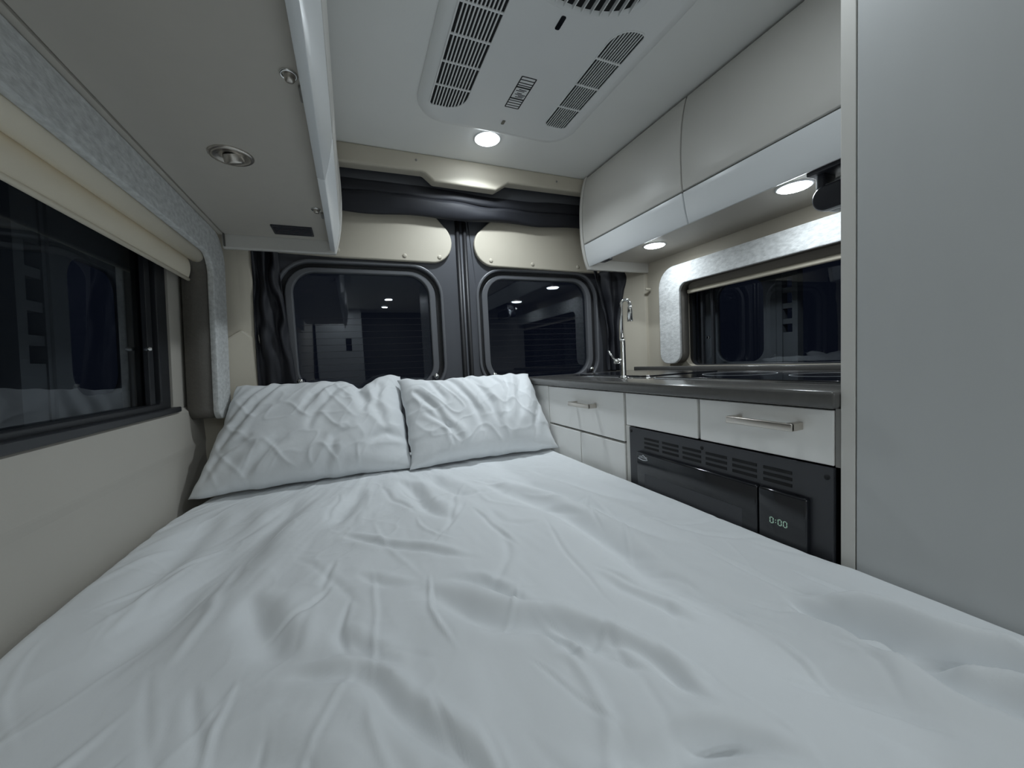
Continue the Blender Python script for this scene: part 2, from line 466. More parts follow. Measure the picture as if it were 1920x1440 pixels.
w2 = thing('window_2', 'black window above the kitchen counter', 'window', (1.39, 0.6, 0.945), kind='structure')
MB().ring(rrect(-0.1, 1.268, 0.935, 1.335, 0.03), rrect(-0.05, 1.245, 0.95, 1.32, 0.02), YZ, 1.372, 1.40).build('window_frame', M_FRAME, w2, bevel=0.002)
MB().prism(rrect(-0.06, 1.25, 0.945, 1.325, 0.02), YZ, 1.384, 1.388).build('window_pane', M_GLASS, w2)
YZR = lambda a, b, d: (1.43 + d, a, b)
MB().ring(rrect(0.93, 1.27, 0.93, 1.35, 0.02), rrect(0.975, 1.175, 0.955, 1.27, 0.05), YZR, 0.0, 0.02, True).build('body_frame', M_BODY, w2)
body_pillar(w2, YZR, 0.892, 0.93, 1.35, 0.036)
st = MB().box(1.374, 1.386, 1.195, 1.205, 0.95, 1.32).build('sash_stile', M_FRAME, w2)
copy_at(st, (0, -0.05, 0))
MB().tube([(1.372, 1.165, 1.06), (1.362, 1.165, 1.06)], 0.006, 8).build('sash_knob', M_CHROME, w2)

# ------------------------------------------------------------------ fabric surrounds and blinds
def hook_outline(y0, y1, yi, zt, zi, zb, R, r, rb, seg=10):
    """upside-down L: band y0..y1 between zi..zt, leg yi..y1 down to zb"""
    P = [(y0, zt)]
    for k in range(seg + 1):
        t = (90 - 90 * k / seg) * PI / 180
        P.append((y1 - R + R * math.cos(t), zt - R + R * math.sin(t)))
    for k in range(seg + 1):
        t = (-90 * k / seg) * PI / 180
        P.append((y1 - rb[0] + rb[0] * math.cos(t), zb + rb[0] + rb[0] * math.sin(t)))
    for k in range(seg + 1):
        t = (270 - 90 * k / seg) * PI / 180
        P.append((yi + rb[1] + rb[1] * math.cos(t), zb + rb[1] + rb[1] * math.sin(t)))
    for k in range(seg + 1):
        t = (90 * k / seg) * PI / 180
        P.append((yi - r + r * math.cos(t), zi - r + r * math.sin(t)))
    P.append((y0, zi))
    return P

su = thing('window_surround', 'heathered grey fabric window surround on the left wall beside the bed', 'window surround', (-0.37, 0.6, 0.871))
ol = hook_outline(-0.45, 1.508, 1.388, 1.436, 1.352, 0.871, 0.10, 0.055, (0.02, 0.035))
MB().prism(ol, LW(0.36), 0.0, 0.016, True).build('fabric_face', M_FABRIC, su, bevel=0.003)
ol2 = hook_outline(-0.45, 1.506, 1.392, 1.434, 1.356, 0.875, 0.10, 0.055, (0.02, 0.03))
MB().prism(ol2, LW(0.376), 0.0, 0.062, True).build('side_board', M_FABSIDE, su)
lb = thing('roller_blind', 'cream roller blind half rolled above the long left window', 'blind', (-0.40, 0.5, 1.28))
MB().tube([(leftX(0.398, 1.352), -0.40, 1.352), (leftX(0.398, 1.352), 1.385, 1.352)], 0.0215, 16).build('blind_roll', M_BLIND, lb)
bl = MB()
n = 10
zz = [1.345 - 0.062 * k / n for k in range(n + 1)]
xo = [0.418 - 0.006 * math.sin(k / n * PI) for k in range(n + 1)]
v = [(leftX(xo[k], zz[k]) - t, y, zz[k]) for y in (-0.40, 1.382) for t in (0, 0.002) for k in range(n + 1)]
f = []
m_ = n + 1
for k in range(n):
    f += [(k, k + 1, 2 * m_ + k + 1, 2 * m_ + k), (m_ + k, 3 * m_ + k, 3 * m_ + k + 1, m_ + k + 1)]
bl.add(v, f, True)
bl.build('blind_cloth', M_BLIND, lb)
MB().tube([(leftX(0.4185, 1.281), -0.40, 1.281), (leftX(0.4185, 1.281), 1.382, 1.281)], 0.005, 10).build('hem_bar', M_BLIND, lb)

sr = thing('window_surround', 'pale heathered fabric window surround above the kitchen counter', 'window surround', (1.30, 0.7, 0.956))
ol = hook_outline(0.352, 1.352, 1.238, 1.372, 1.292, 0.957, 0.085, 0.035, (0.045, 0.045))
MB().prism(ol, YZ, 1.288, 1.302, True).build('fabric_face', M_FABRIC, sr, bevel=0.003)
ol2 = hook_outline(0.352, 1.350, 1.241, 1.370, 1.295, 0.959, 0.085, 0.035, (0.045, 0.045))
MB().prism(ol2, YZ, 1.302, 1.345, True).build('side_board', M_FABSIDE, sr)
rb_ = thing('roller_blind', 'taupe roller blind with cream hem bar above the counter window', 'blind', (1.34, 0.7, 1.25))
MB().tube([(1.325, 0.36, 1.318), (1.325, 1.232, 1.318)], 0.018, 14).build('blind_roll', M_BLINDBR, rb_)
MB().box(1.338, 1.341, 0.36, 1.232, 1.262, 1.32).build('blind_cloth', M_BLINDBR, rb_)
MB().rbox(1.328, 1.344, 0.358, 1.234, 1.250, 1.267, 0.005).build('hem_bar', M_BLIND, rb_)

# =================================================================== BLACKOUT CURTAINS
def curtain_sheet(name, label, grid_fn, nu, nv, thick, group=None):
    v = []; f = []
    for j in range(nv + 1):
        for i in range(nu + 1):
            v.append(grid_fn(i / nu, j / nv))
    for j in range(nv):
        for i in range(nu):
            a = j * (nu + 1) + i
            f.append((a, a + 1, a + nu + 2, a + nu + 1))
    o = MB().add(v, f, True).build(name, M_CURT, label=label, cat='curtain')
    md = o.modifiers.new('solid', 'SOLIDIFY'); md.thickness = thick; md.offset = 0
    return o

def top_roll(u, t):
    x = -0.30 + 1.56 * u
    a = t * 2 * PI
    zc = 1.655 + 0.006 * math.sin(x * 7)
    bot = 0.060 + 0.009 * math.sin(x * 5.2 + 0.6) + 0.004 * math.sin(x * 17)
    nz = float(vnoise(np.array([x * 9.0]), np.array([t * 5.0 + 3]), 4)[0])
    nz2 = float(vnoise(np.array([x * 4 + t * 9]), np.array([t * 14.0]), 9)[0])
    dz = math.sin(a); dy = math.cos(a)
    return (x, 1.572 - 0.022 * dy * (1 + 0.15 * nz) - 0.003 * nz2 * max(0, dy), zc + (0.055 if dz > 0 else bot) * dz + 0.003 * nz)
curtain_sheet('blackout_curtain', 'black rolled blackout curtain bunched under the roof header', top_roll, 90, 28, 0.001)

def side_curt(xl, xr, z0, z1, seed, yb, amp, nf, tie=None):
    def fn(u, t):
        z = z0 + (z1 - z0) * t
        a = xl(z); b = xr(z)
        n1 = float(vnoise(np.array([u * 3.0 + z * 3]), np.array([z * 9.0]), seed)[0])
        n2 = float(vnoise(np.array([u * 7.0 + z * 2]), np.array([z * 16.0]), seed + 3)[0])
        y = yb - amp * (0.5 + 0.5 * math.sin(u * nf * 2 * PI + 2.2 * n1 + z * 2)) - 0.010 * n1 - 0.006 * n2
        return (a + (b - a) * u, y, z)
    return fn
curtain_sheet('blackout_curtain', 'black curtain gathered beside the left rear door window', side_curt(lambda z: -0.300 - 0.006 * math.sin((z - 0.6) * 5), lambda z: -0.198 + 0.008 * math.sin((z - 0.7) * 7) - 0.02 * (z - 1.0), 0.68, 1.46, 3, 1.598, 0.016, 2.2), 40, 60, 0.002)
curtain_sheet('blackout_curtain', 'black curtain tied back behind the kitchen tap', side_curt(lambda z: 1.150 + 0.02 * math.sin((z - 0.75) * 6) - 0.03 * max(0.0, (z - 1.2) / 0.2), lambda z: 1.248 + 0.055 * max(0.0, (z - 1.18) / 0.25) - 0.012 * math.sin((z - 0.9) * 9), 0.93, 1.42, 11, 1.600, 0.034, 2.0), 40, 60, 0.002)

# =================================================================== OVERHEAD CABINETS
def offset_prof(p, t):
    q = []
    for i in range(len(p)):
        a = Vector(p[max(i - 1, 0)]); b = Vector(p[min(i + 1, len(p) - 1)])
        d = (b - a).normalized()
        q.append((p[i][0] - d.y * t, p[i][1] + d.x * t))
    return q
def interp(p, z):
    for i in range(len(p) - 1):
        if p[i + 1][1] <= z <= p[i][1]:
            t = (p[i][1] - z) / (p[i][1] - p[i + 1][1])
            return p[i][0] + (p[i + 1][0] - p[i][0]) * t
    return p[-1][0] if z < p[-1][1] else p[0][0]
def smooth_prof(p, z0, z1, n):
    """Catmull-like resample of a (x, z) profile from z1 down to z0"""
    zs = [z1 + (z0 - z1) * k / n for k in range(n + 1)]
    xs = [q[0] for q in p][::-1]; zq = [q[1] for q in p][::-1]
    # quadratic least squares through neighbours keeps the bulge smooth
    c = np.polyfit(zq, xs, 4 if len(p) > 5 else 2)
    return [(float(np.polyval(c, z)), z) for z in zs]

# kitchen side
RP = [(1.012, 1.795), (0.990, 1.72), (0.980, 1.65), (0.9785, 1.58), (0.982, 1.50), (0.990, 1.45), (1.004, 1.403)]
rc = thing('overhead_cabinet', 'grey curved overhead cabinet above the kitchen counter', 'cabinet', (1.18, 0.9, 1.40))
MB().box(1.035, 1.344, 0.35, 1.470, 1.444, 1.797).build('carcass', M_GAP, rc)
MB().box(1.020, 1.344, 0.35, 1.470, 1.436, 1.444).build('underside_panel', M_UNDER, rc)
for y0, y1 in ((0.924, 1.468), (0.352, 0.9185)):
    p = smooth_prof(RP, 1.5025, 1.789, 10)
    MB().prism(p + offset_prof(p, 0.02)[::-1], XZ, y0, y1, True).build('door', M_CAB, rc, bevel=0.0015)
    p = smooth_prof(RP, 1.403, 1.4965, 5)
    MB().prism(p + offset_prof(p, 0.018)[::-1], XZ, y0, y1, True).build('lower_strip', M_STRIP, rc, bevel=0.0015)
p = smooth_prof([(x - 0.004, z) for x, z in RP], 1.392, 1.797, 18)
MB().prism(p + [(1.344, 1.392), (1.344, 1.797)], XZ, 1.471, 1.488, True).build('end_panel', M_CAB, rc, bevel=0.003)
MB().rbox(1.030, 1.062, 1.375, 1.43, 1.414, 1.437, 0.003).build('catch', M_BLACKP, rc)

# bed side
LP = [(-0.004, 1.795), (0.001, 1.70), (0.003, 1.64), (0.001, 1.56), (-0.004, 1.50), (-0.013, 1.45), (-0.026, 1.403)]
lc = thing('overhead_cabinet', 'grey curved overhead cabinet above the left side of the bed', 'cabinet', (-0.18, 0.5, 1.40))
MB().box(-0.34, -0.030, -0.75, 1.464, 1.445, 1.797).build('carcass', M_GAP, lc)
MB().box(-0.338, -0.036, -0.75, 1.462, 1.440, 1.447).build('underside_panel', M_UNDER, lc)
for y0, y1 in ((0.926, 1.463), (-0.20, 0.9215), (-0.75, -0.205)):
    p = smooth_prof(LP, 1.5025, 1.789, 10)
    MB().prism(p + offset_prof(p, -0.02)[::-1], XZ, y0, y1, True).build('door', M_CAB, lc, bevel=0.0015)
    p = smooth_prof(LP, 1.403, 1.4965, 5)
    q = offset_prof(p, -0.016)
    MB().prism(p + q[::-1], XZ, y0, y1, True).build('lower_strip', M_STRIP, lc, bevel=0.0015)
p = smooth_prof([(x + 0.005, z) for x, z in LP], 1.397, 1.797, 18)
MB().prism(p + [(-0.346, 1.397), (-0.346, 1.797)], XZ, 1.464, 1.482, True).build('end_panel', M_CAB, lc, bevel=0.004)
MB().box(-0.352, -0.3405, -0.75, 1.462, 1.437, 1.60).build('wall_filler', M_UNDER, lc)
MB().box(-0.3400, -0.3365, 1.454, 1.4635, 1.402, 1.445).build('gap_block', M_GAP, lc)

# fittings under the left cabinet
rl = thing('reading_light', 'round brushed nickel reading light, switched off, under left overhead cabinet', 'light', (-0.194, 0.944, 1.425))
MB().lathe((-0.194, 0.944, 1.440), (0, 0, -1), [(0.039, 0), (0.039, 0.002), (0.036, 0.0042), (0.030, 0.0035), (0.026, 0.001), (0.018, 0.0005), (0, 0.0)], 32).build('bezel', M_NICKEL, rl)
MB().lathe((-0.192, 0.950, 1.440), (0.15, 0.35, -1), [(0.018, -0.004), (0.018, 0.009), (0.016, 0.012), (0.012, 0.0125), (0.010, 0.0115), (0, 0.0118)], 24).build('gimbal', M_NICKEL, rl)
for i, (bx, by, lab) in enumerate(((-0.057, 0.667, 'near the ceiling light end, closest to the camera'), (-0.061, 1.187, 'next to the small vent'))):
    t = thing('push_latch', 'round chrome push latch under left overhead cabinet ' + ('closest to the camera' if i == 0 else 'next to the black vent'), 'latch', (bx, by, 1.425), group='push latches under the left cabinet')
    MB().lathe((bx, by, 1.440), (0, 0, -1), [(0.0125, 0), (0.0125, 0.002), (0.0105, 0.0035), (0.0085, 0.002), (0.0083, 0.0)], 24).build('collar', M_CHROME, t)
    MB().lathe((bx + 0.001, by, 1.440), (0, 0, -1), [(0.0072, 0), (0.0072, 0.008), (0.006, 0.0105), (0.003, 0.0115), (0, 0.0115)], 20).build('button', M_NICKEL, t)
    MB().rbox(bx + 0.010, bx + 0.018, by + 0.02, by + 0.055, 1.434, 1.4402, 0.002).build('strike', M_GREYEDGE, t)
vt = thing('air_vent', 'small black louvred vent under left overhead cabinet near rear doors', 'vent', (-0.138, 1.38, 1.43))
MB().ring(rrect(-0.194, -0.084, 1.338, 1.418, 0.003, 2), rrect(-0.189, -0.089, 1.343, 1.413, 0.002, 2), XY, 1.436, 1.4405).build('vent_frame', M_BLACKP, vt)
MB().box(-0.19, -0.088, 1.342, 1.414, 1.4392, 1.4402).build('vent_backing', M_ACD, vt)
sl_ = MB().box(-0.189, -0.089, 1.346, 1.353, 1.4365, 1.4385).build('vent_slat', M_BLACKP, vt)
for k in range(1, 6):
    copy_at(sl_, (0, 0.0115 * k, 0))

# =================================================================== AIR CONDITIONER
ac = thing('air_conditioner', 'white ceiling air conditioner with two black louvred grilles', 'air conditioner', (0.50, 0.92, 1.755))
ax0, ax1, ay0, ay1 = 0.232, 0.768, 0.585, 1.262
AZ = 1.765
def ac_loop(ins, z, r):
    return [(a, b, z + 0.010 * 0 ) for a, b in rrect(ax0 + ins, ax1 - ins, ay0 + ins, ay1 - ins, r, 10)]
loops = [ac_loop(0, 1.7995, 0.085), ac_loop(0.0, 1.790, 0.085), ac_loop(0.006, 1.778, 0.082), ac_loop(0.018, 1.769, 0.075), ac_loop(0.036, AZ, 0.062)]
m = MB(); nn = len(loops[0])
v = [p for l in loops for p in l]
f = []
for i in range(len(loops) - 1):
    for k in range(nn):
        k2 = (k + 1) % nn
        f.append((i * nn + k, i * nn + k2, (i + 1) * nn + k2, (i + 1) * nn + k))
m.add(v, f, True)
m.add(loops[-1], [list(range(nn))])
m.build('housing', M_ACW, ac)

def clip_bar(outline, x):
    """y-range of a convex outline at x"""
    ys = []
    n = len(outline)
    for i in range(n):
        (xa, ya), (xb, yb) = outline[i], outline[(i + 1) % n]
        if (xa - x) * (xb - x) <= 0 and xa != xb:
            ys.append(ya + (yb - ya) * (x - xa) / (xb - xa))
    return (min(ys), max(ys)) if ys else None
def grille(name, x0, x1, y0, y1, radii, nb, ncross, grow=0.004, bw=0.18):
    out = rrect(x0, x1, y0, y1, radii, 8)
    g = MB().prism(out, XY, AZ - 0.0006, AZ + 0.002).build(name, M_ACD, ac)
    rim_o = rrect(x0 - grow, x1 + grow, y0 - grow, y1 + grow, [r + grow for r in radii], 8)
    MB().ring(rim_o, out, XY, AZ - 0.0035, AZ + 0.002).build('grille_rim', M_ACW, g, bevel=0.001)
    st_ = (x1 - x0) / nb
    for k in range(1, nb):
        x = x0 + st_ * k
        r_ = clip_bar(out, x)
        if r_:
            MB().box(x - st_ * bw, x + st_ * bw, r_[0], r_[1], AZ - 0.003, AZ).build('grille_slat', M_ACW, g)
    for k in range(1, ncross):
        y = y0 + (y1 - y0) * k / ncross
        MB().box(x0, x1, y - 0.0025, y + 0.0025, AZ - 0.0034, AZ).build('grille_crossbar', M_ACW, g)
    return g
grille('left_grille', 0.262, 0.360, 0.730, 1.158, (0.055, 0.01, 0.02, 0.055), 11, 5)
grille('right_grille', 0.630, 0.704, 0.757, 1.146, (0.01, 0.02, 0.05, 0.012), 10, 4, 0.003, 0.15)
# round-ended outlet with fanned vanes
oc = (0.495, 0.690)
ol = [(oc[0] + 0.135 * math.cos(t) * (1 + 0.0 * math.sin(t)), oc[1] + 0.060 * math.sin(t)) for t in [2 * PI * k / 48 for k in range(48)]]
outl = MB().prism(ol, XY, AZ - 0.0006, AZ + 0.002).build('outlet', M_ACD, ac)
ol_o = [(oc[0] + 0.153 * math.cos(t), oc[1] + 0.078 * math.sin(t)) for t in [2 * PI * k / 48 for k in range(48)]]
ol_i = [(oc[0] + 0.133 * math.cos(t), oc[1] + 0.058 * math.sin(t)) for t in [2 * PI * k / 48 for k in range(48)]]
m = MB()
n48 = 48
mid = [(oc[0] + 0.138 * math.cos(t), oc[1] + 0.063 * math.sin(t), AZ - 0.008) for t in [2 * PI * k / 48 for k in range(48)]]
v = [(a, b, AZ + 0.001) for a, b in ol_o] + mid + [(a, b, AZ - 0.0005) for a, b in ol_i]
f = []
for i in range(2):
    for k in range(n48):
        f.append((i * n48 + k, i * n48 + (k + 1) % n48, (i + 1) * n48 + (k + 1) % n48, (i + 1) * n48 + k))
m.add(v, f, True).build('outlet_rim', M_ACW, outl)
for k in range(-6, 7):
    x = oc[0] + 0.020 * k
    s_ = 0.06 * math.sqrt(max(0.02, 1 - ((x - oc[0]) / 0.135) ** 2))
    lean = 0.10 * k / 6
    MB().prism([(x - 0.0012, oc[1] - s_), (x + 0.0012, oc[1] - s_), (x + 0.0012 + lean * s_ * 2, oc[1] + s_), (x - 0.0012 + lean * s_ * 2, oc[1] + s_)], XY, AZ - 0.010, AZ).build('outlet_vane', M_ACW, outl)
# printed setting label and sensor windows
lbm = MB()
zl0, zl1 = AZ - 0.0004, AZ + 0.0002
x0, x1, y0, y1 = 0.475, 0.521, 0.973, 1.104
lbm.ring(rrect(x0, x1, y0, y1, 0.003, 3), rrect(x0 + 0.0032, x1 - 0.0032, y0 + 0.0032, y1 - 0.0032, 0.002, 3), XY, zl0, zl1)
for q, hw in ((0.10, .0015), (0.19, .0015), (0.26, .0015), (0.32, .0026), (0.68, .0026), (0.75, .0015), (0.83, .0015), (0.91, .0015)):
    yy = y0 + (y1 - y0) * q
    lbm.box(x0, x1, yy - hw, yy + hw, zl0, zl1)
for q, a, b in ((0.39, .30, .80), (0.43, .15, .7), (0.50, .30, .62), (0.54, .2, .9), (0.58, .45, .85), (0.62, .3, .8)):
    yy = y0 + (y1 - y0) * q
    lbm.box(x0 + (x1 - x0) * a, x0 + (x1 - x0) * b, yy - 0.0013, yy + 0.0013, zl0, zl1)
lbm.build('setting_label', M_INK, ac)
MB().prism(rrect(0.486, 0.498, 0.778, 0.815, 0.004, 4), XY, AZ - 0.0012, AZ + 0.001).build('sensor_window', M_BLACKG, ac)
MB().prism(rrect(0.4945, 0.5045, 1.166, 1.187, 0.003, 4), XY, AZ - 0.0012, AZ + 0.001).build('indicator_lens', M_BLACKG, ac)

# =================================================================== PUCK LIGHTS
def puck(x, y, z, r, label, group, watts, spread):
    t = thing('puck_light', label, 'light', (x, y, z - 0.01), group=group)
    MB().lathe((x, y, z), (0, 0, -1), [(r + 0.008, 0.0), (r + 0.008, 0.0012), (r + 0.004, 0.0028), (r, 0.0022), (r, 0.0)], 36).build('trim_ring', M_ACW, t)
    MB().lathe((x, y, z), (0, 0, -1), [(r, 0.0012), (r * 0.97, 0.0045), (r * 0.8, 0.0062), (r * 0.4, 0.0070), (0, 0.0072)], 36).build('lens', M_LED, t)
    ld = bpy.data.lights.new('puck_led', 'AREA')
    ld.shape = 'DISK'; ld.size = r * 1.8; ld.energy = watts; ld.color = LED
    ld.spread = math.radians(spread)
    lo = bpy.data.objects.new('puck_led', ld)
    COL.objects.link(lo)
    lo.parent = t
    lo.location = (0, 0, 0.002)
    return t
puck(0.503, 1.337, 1.80, 0.042, 'lit round ceiling light between air conditioner and roof header', 'ceiling puck lights', P_REAR, 138)
puck(0.503, 0.42, 1.80, 0.042, 'added out-of-view ceiling fill light on the camera side of the air conditioner', 'ceiling puck lights', P_BED_FILL, 172)  # fill light added out of frame to brighten the bed area
for (px_, py_, lab_) in ((-0.10, -1.45, 'left side, halfway to the front'), (0.45, -1.45, 'right side, halfway to the front'),
                         (-0.10, -2.05, 'left side, next to the cabin partition'), (0.45, -2.05, 'right side, next to the front wall')):
    puck(px_, py_, 1.80, 0.042, 'added out-of-view front ceiling fill light on the ' + lab_, 'ceiling puck lights', P_FRONT_FILL, 175)  # fill lights added behind the camera to raise the overall brightness
puck(1.150, 1.222, 1.436, 0.037, 'lit round light under kitchen overhead cabinet near the tap', 'under-cabinet puck lights', P_CAB, 165)
puck(1.142, 0.690, 1.436, 0.037, 'lit round light under kitchen overhead cabinet near the wardrobe', 'under-cabinet puck lights', P_CAB, 165)

# dark device on a bracket, half hidden by the wardrobe
dv = thing('mounted_device', 'dark rounded device on a bracket under kitchen overhead cabinet beside wardrobe', 'device', (1.13, 0.56, 1.34))
MB().rbox(1.085, 1.165, 0.40, 0.628, 1.424, 1.4355, 0.003).build('mounting_plate', M_BLACKP, dv)
MB().rbox(1.10, 1.150, 0.596, 0.612, 1.385, 1.426, 0.003).build('bracket_arm', M_BLACKP, dv)
MB().rbox(1.10, 1.102, 0.610, 0.6135, 1.385, 1.426, 0.0008).build('bracket_edge', M_SILVER, dv)
sh = rrect(0.40, 0.622, 1.336, 1.394, (0.028, 0.028, 0.028, 0.028), 8)
MB().prism(sh, YZ, 1.095, 1.165, True).build('device_body', M_BLACKP, dv, bevel=0.006, seg=3)
MB().ring(rrect(0.40, 0.6245, 1.3335, 1.3965, 0.030, 8), rrect(0.402, 0.6205, 1.3375, 1.3925, 0.027, 8), YZ, 1.105, 1.120, True).build('silver_rim', M_SILVER, dv)
MB().tube([(1.13, 0.52, 1.41), (1.13, 0.585, 1.402)], 0.009, 10).build('hinge', M_SILVER, dv)
MB().tube([(1.155, 0.62, 1.385), (1.155, 0.648, 1.392)], 0.007, 10).build('knob', M_GREYEDGE, dv)

# =================================================================== WARDROBE
wd = thing('wardrobe', 'tall grey wardrobe panel at the right beside the bed', 'wardrobe', (1.0, -0.3, 0.0))
MB().box(0.695, 1.344, -0.70, 0.347, 0.0, 1.797).build('carcass', M_CAB, wd)
MB().box(0.681, 0.697, -0.70, 0.3275, 0.02, 1.795).build('side_panel', M_WARD, wd, bevel=0.0015)
MB().box(0.681, 0.697, 0.329, 0.3475, 0.0, 1.797).build('edge_trim', M_CAB, wd, bevel=0.001)

# =================================================================== KITCHEN
FX = 0.682                                   # plane of drawer fronts
kc = thing('base_cabinet', 'pale grey kitchen base cabinet with drawers beside the bed', 'cabinet', (0.95, 0.9, 0.0))
MB().box(FX + 0.018, 1.24, 0.8345, 1.50, 0.0, 0.900).build('carcass', M_GAP, kc)
ku = thing('drawer_cabinet', 'shallow two-drawer kitchen cabinet above the microwave', 'cabinet', (0.95, 0.59, 0.811))
MB().box(FX + 0.018, 1.24, 0.349, 0.833, 0.8112, 0.900).build('carcass', M_GAP, ku)
MB().box(FX, FX + 0.02, 0.8345, 0.850, 0.0, 0.811).build('post', M_CAB, kc, bevel=0.001)
MB().box(FX + 0.002, FX + 0.02, 0.349, 0.3555, 0.8112, 0.903).build('edge_post', M_GREYEDGE, ku)
MB().box(FX, FX + 0.02, 1.296, 1.50, 0.0, 0.901).build('filler', M_DRAWER, kc, bevel=0.001)
def drawer(y0, y1, z0, z1, handle=None, nm='drawer', par=None):
    d = MB().box(FX, FX + 0.018, y0, y1, z0, z1).build(nm, M_DRAWER, par or kc, bevel=0.0014)
    if handle:
        ya, yb, zh = handle
        h = MB()
        h.rbox(FX - 0.031, FX - 0.024, ya, yb, zh - 0.0065, zh + 0.0065, 0.0015)
        h.rbox(FX - 0.030, FX, ya, ya + 0.012, zh - 0.0065, zh + 0.0065, 0.0015)
        h.rbox(FX - 0.030, FX, yb - 0.012, yb, zh - 0.0065, zh + 0.0065, 0.0015)
        h.build('handle', M_NICKEL, d)
    return d
drawer(0.8585, 1.2915, 0.764, 0.900, (0.985, 1.105, 0.852))
drawer(0.6135, 0.848, 0.8125, 0.900, par=ku)
drawer(0.357, 0.606, 0.8125, 0.900, (0.400, 0.520, 0.870), par=ku)
drawer(1.084, 1.2915, 0.10, 0.757, nm='door')
drawer(0.8585, 1.079, 0.10, 0.757, nm='door')

ct = thing('countertop', 'dark solid kitchen countertop with low backsplash', 'countertop', (0.95, 0.9, 0.903))
MB().rbox(0.668, 1.300, 0.3485, 1.52, 0.9035, 0.9305, 0.005, 3).build('slab', M_COUNTER, ct)
MB().rbox(1.235, 1.262, 0.3485, 1.47, 0.9305, 0.9475, 0.003, 2).build('backsplash', M_COUNTER, ct)
sk = thing('sink', 'low dark glass-lidded sink set into the countertop beside the tap', 'sink', (0.97, 0.98, 0.93))
MB().ring(rrect(0.80, 1.16, 0.90, 1.33, 0.03), rrect(0.82, 1.14, 0.92, 1.31, 0.025), XY, 0.9305, 0.9335).build('rim', M_CHROME, sk, bevel=0.001)
MB().prism(rrect(0.822, 1.138, 0.922, 1.308, 0.024), XY, 0.9306, 0.9375).build('lid', M_BLACKG, sk, bevel=0.001)
ck = thing('cooktop', 'thin black glass cooktop on the countertop beside the wardrobe', 'cooktop', (0.97, 0.62, 0.93))
MB().prism(rrect(0.80, 1.16, 0.40, 0.87, 0.015), XY, 0.9306, 0.9365).build('glass_top', M_BLACKG, ck, bevel=0.001)
MB().ring(rrect(0.796, 1.164, 0.396, 0.874, 0.017), rrect(0.80, 1.16, 0.40, 0.87, 0.015), XY, 0.9306, 0.9345).build('steel_edge', M_CHROME, ck)
for (bx, by, r) in ((0.98, 0.52, 0.075), (0.98, 0.74, 0.09)):
    MB().ring([(bx + r * math.cos(2 * PI * k / 40), by + r * math.sin(2 * PI * k / 40)) for k in range(40)],
              [(bx + (r - 0.002) * math.cos(2 * PI * k / 40), by + (r - 0.002) * math.sin(2 * PI * k / 40)) for k in range(40)], XY, 0.9364, 0.9367).build('burner_ring', M_SILVER, ck)

# tap
fx, fy = 0.786, 0.985
tp = thing('kitchen_tap', 'tall chrome kitchen tap on the countertop behind the pillows', 'tap', (fx, fy, 0.93))
MB().lathe((fx, fy, 0.9305), (0, 0, 1), [(0.014, 0), (0.014, 0.004), (0.0105, 0.007), (0.0095, 0.01), (0.0095, 0.115), (0.008, 0.122), (0.0055, 0.124)], 20).build('body', M_CHROME, tp)
dirs = Vector((0.72, -0.69, 0)).normalized()
pts = [(fx, fy, 1.045), (fx, fy, 1.158)]
for k in range(1, 13):
    t = PI * k / 12
    c = Vector((fx, fy, 1.158)) + dirs * 0.013
    pts.append(tuple(c + dirs * (-0.013 * math.cos(t)) + Vector((0, 0, 0.016 * math.sin(t)))))
MB().tube(pts, 0.0045, 12).build('neck', M_CHROME, tp)
e = Vector(pts[-1])
MB().tube([e + Vector((0, 0, 0.004)), e - Vector((0, 0, 0.012)), e - Vector((0, 0, 0.052))], [0.0055, 0.0065, 0.0085], 14).build('spray_head', M_CHROME, tp)
lv = Vector((-0.93, 0.36, 0)).normalized()
b0 = Vector((fx, fy, 0.985))
MB().tube([b0, b0 + lv * 0.026, b0 + lv * 0.030], [0.0085, 0.0085, 0.006], 14).build('valve', M_CHROME, tp)
MB().tube([b0 + lv * 0.026 + Vector((0, 0, 0.004)), b0 + lv * 0.045 + Vector((0, 0, 0.034))], 0.0028, 10).build('lever', M_CHROME, tp)

# =================================================================== MICROWAVE
mw = thing('microwave', 'black built-in microwave with green clock under the kitchen drawers', 'microwave', (0.9, 0.59, 0.45))
MX = FX - 0.004
slots = []
MB().box(MX + 0.006, 1.15, 0.362, 0.826, 0.46, 0.803).build('oven_case', M_BLACKM, mw)
tm = MB().box(MX, MX + 0.008, 0.3555, 0.832, 0.45, 0.8095).build('trim_frame', M_BLACKM, mw, bevel=0.001)
pitch = (0.775 - 0.404) / 6
for g in range(6):
    ya = 0.775 - pitch * g - pitch * 0.80
    yb = 0.775 - pitch * g
    for k in range(3):
        z = 0.787 - 0.011 * k
        if g == 0 and k == 0:
            s0 = MB().box(MX - 0.0008, MX + 0.003, ya, yb, z - 0.0028, z + 0.0028).build('vent_slot', M_ACD, tm)
            base = (ya, z)
        else:
            copy_at(s0, (0, ya - base[0], z - base[1]))
s1 = MB().lathe((MX, 0.824, 0.800), (-1, 0, 0), [(0.004, 0), (0.004, 0.001), (0.002, 0.002), (0, 0.002)], 12).build('screw', M_ACD, tm)
copy_at(s1, (0, -0.225, -0.004)); copy_at(s1, (0, -0.460, -0.006))
DX = MX - 0.011
dr = MB().rbox(DX, MX + 0.004, 0.4715, 0.795, 0.47, 0.7525, 0.004, 2).build('oven_door', M_BLACKG, mw)
MB().box(DX - 0.0006, DX + 0.002, 0.50, 0.765, 0.52, 0.700).build('door_window', M_BLACKM, dr)
cp = MB().rbox(DX, MX + 0.004, 0.388, 0.4695, 0.47, 0.7525, 0.004, 2).build('control_panel', M_BLACKG, mw)
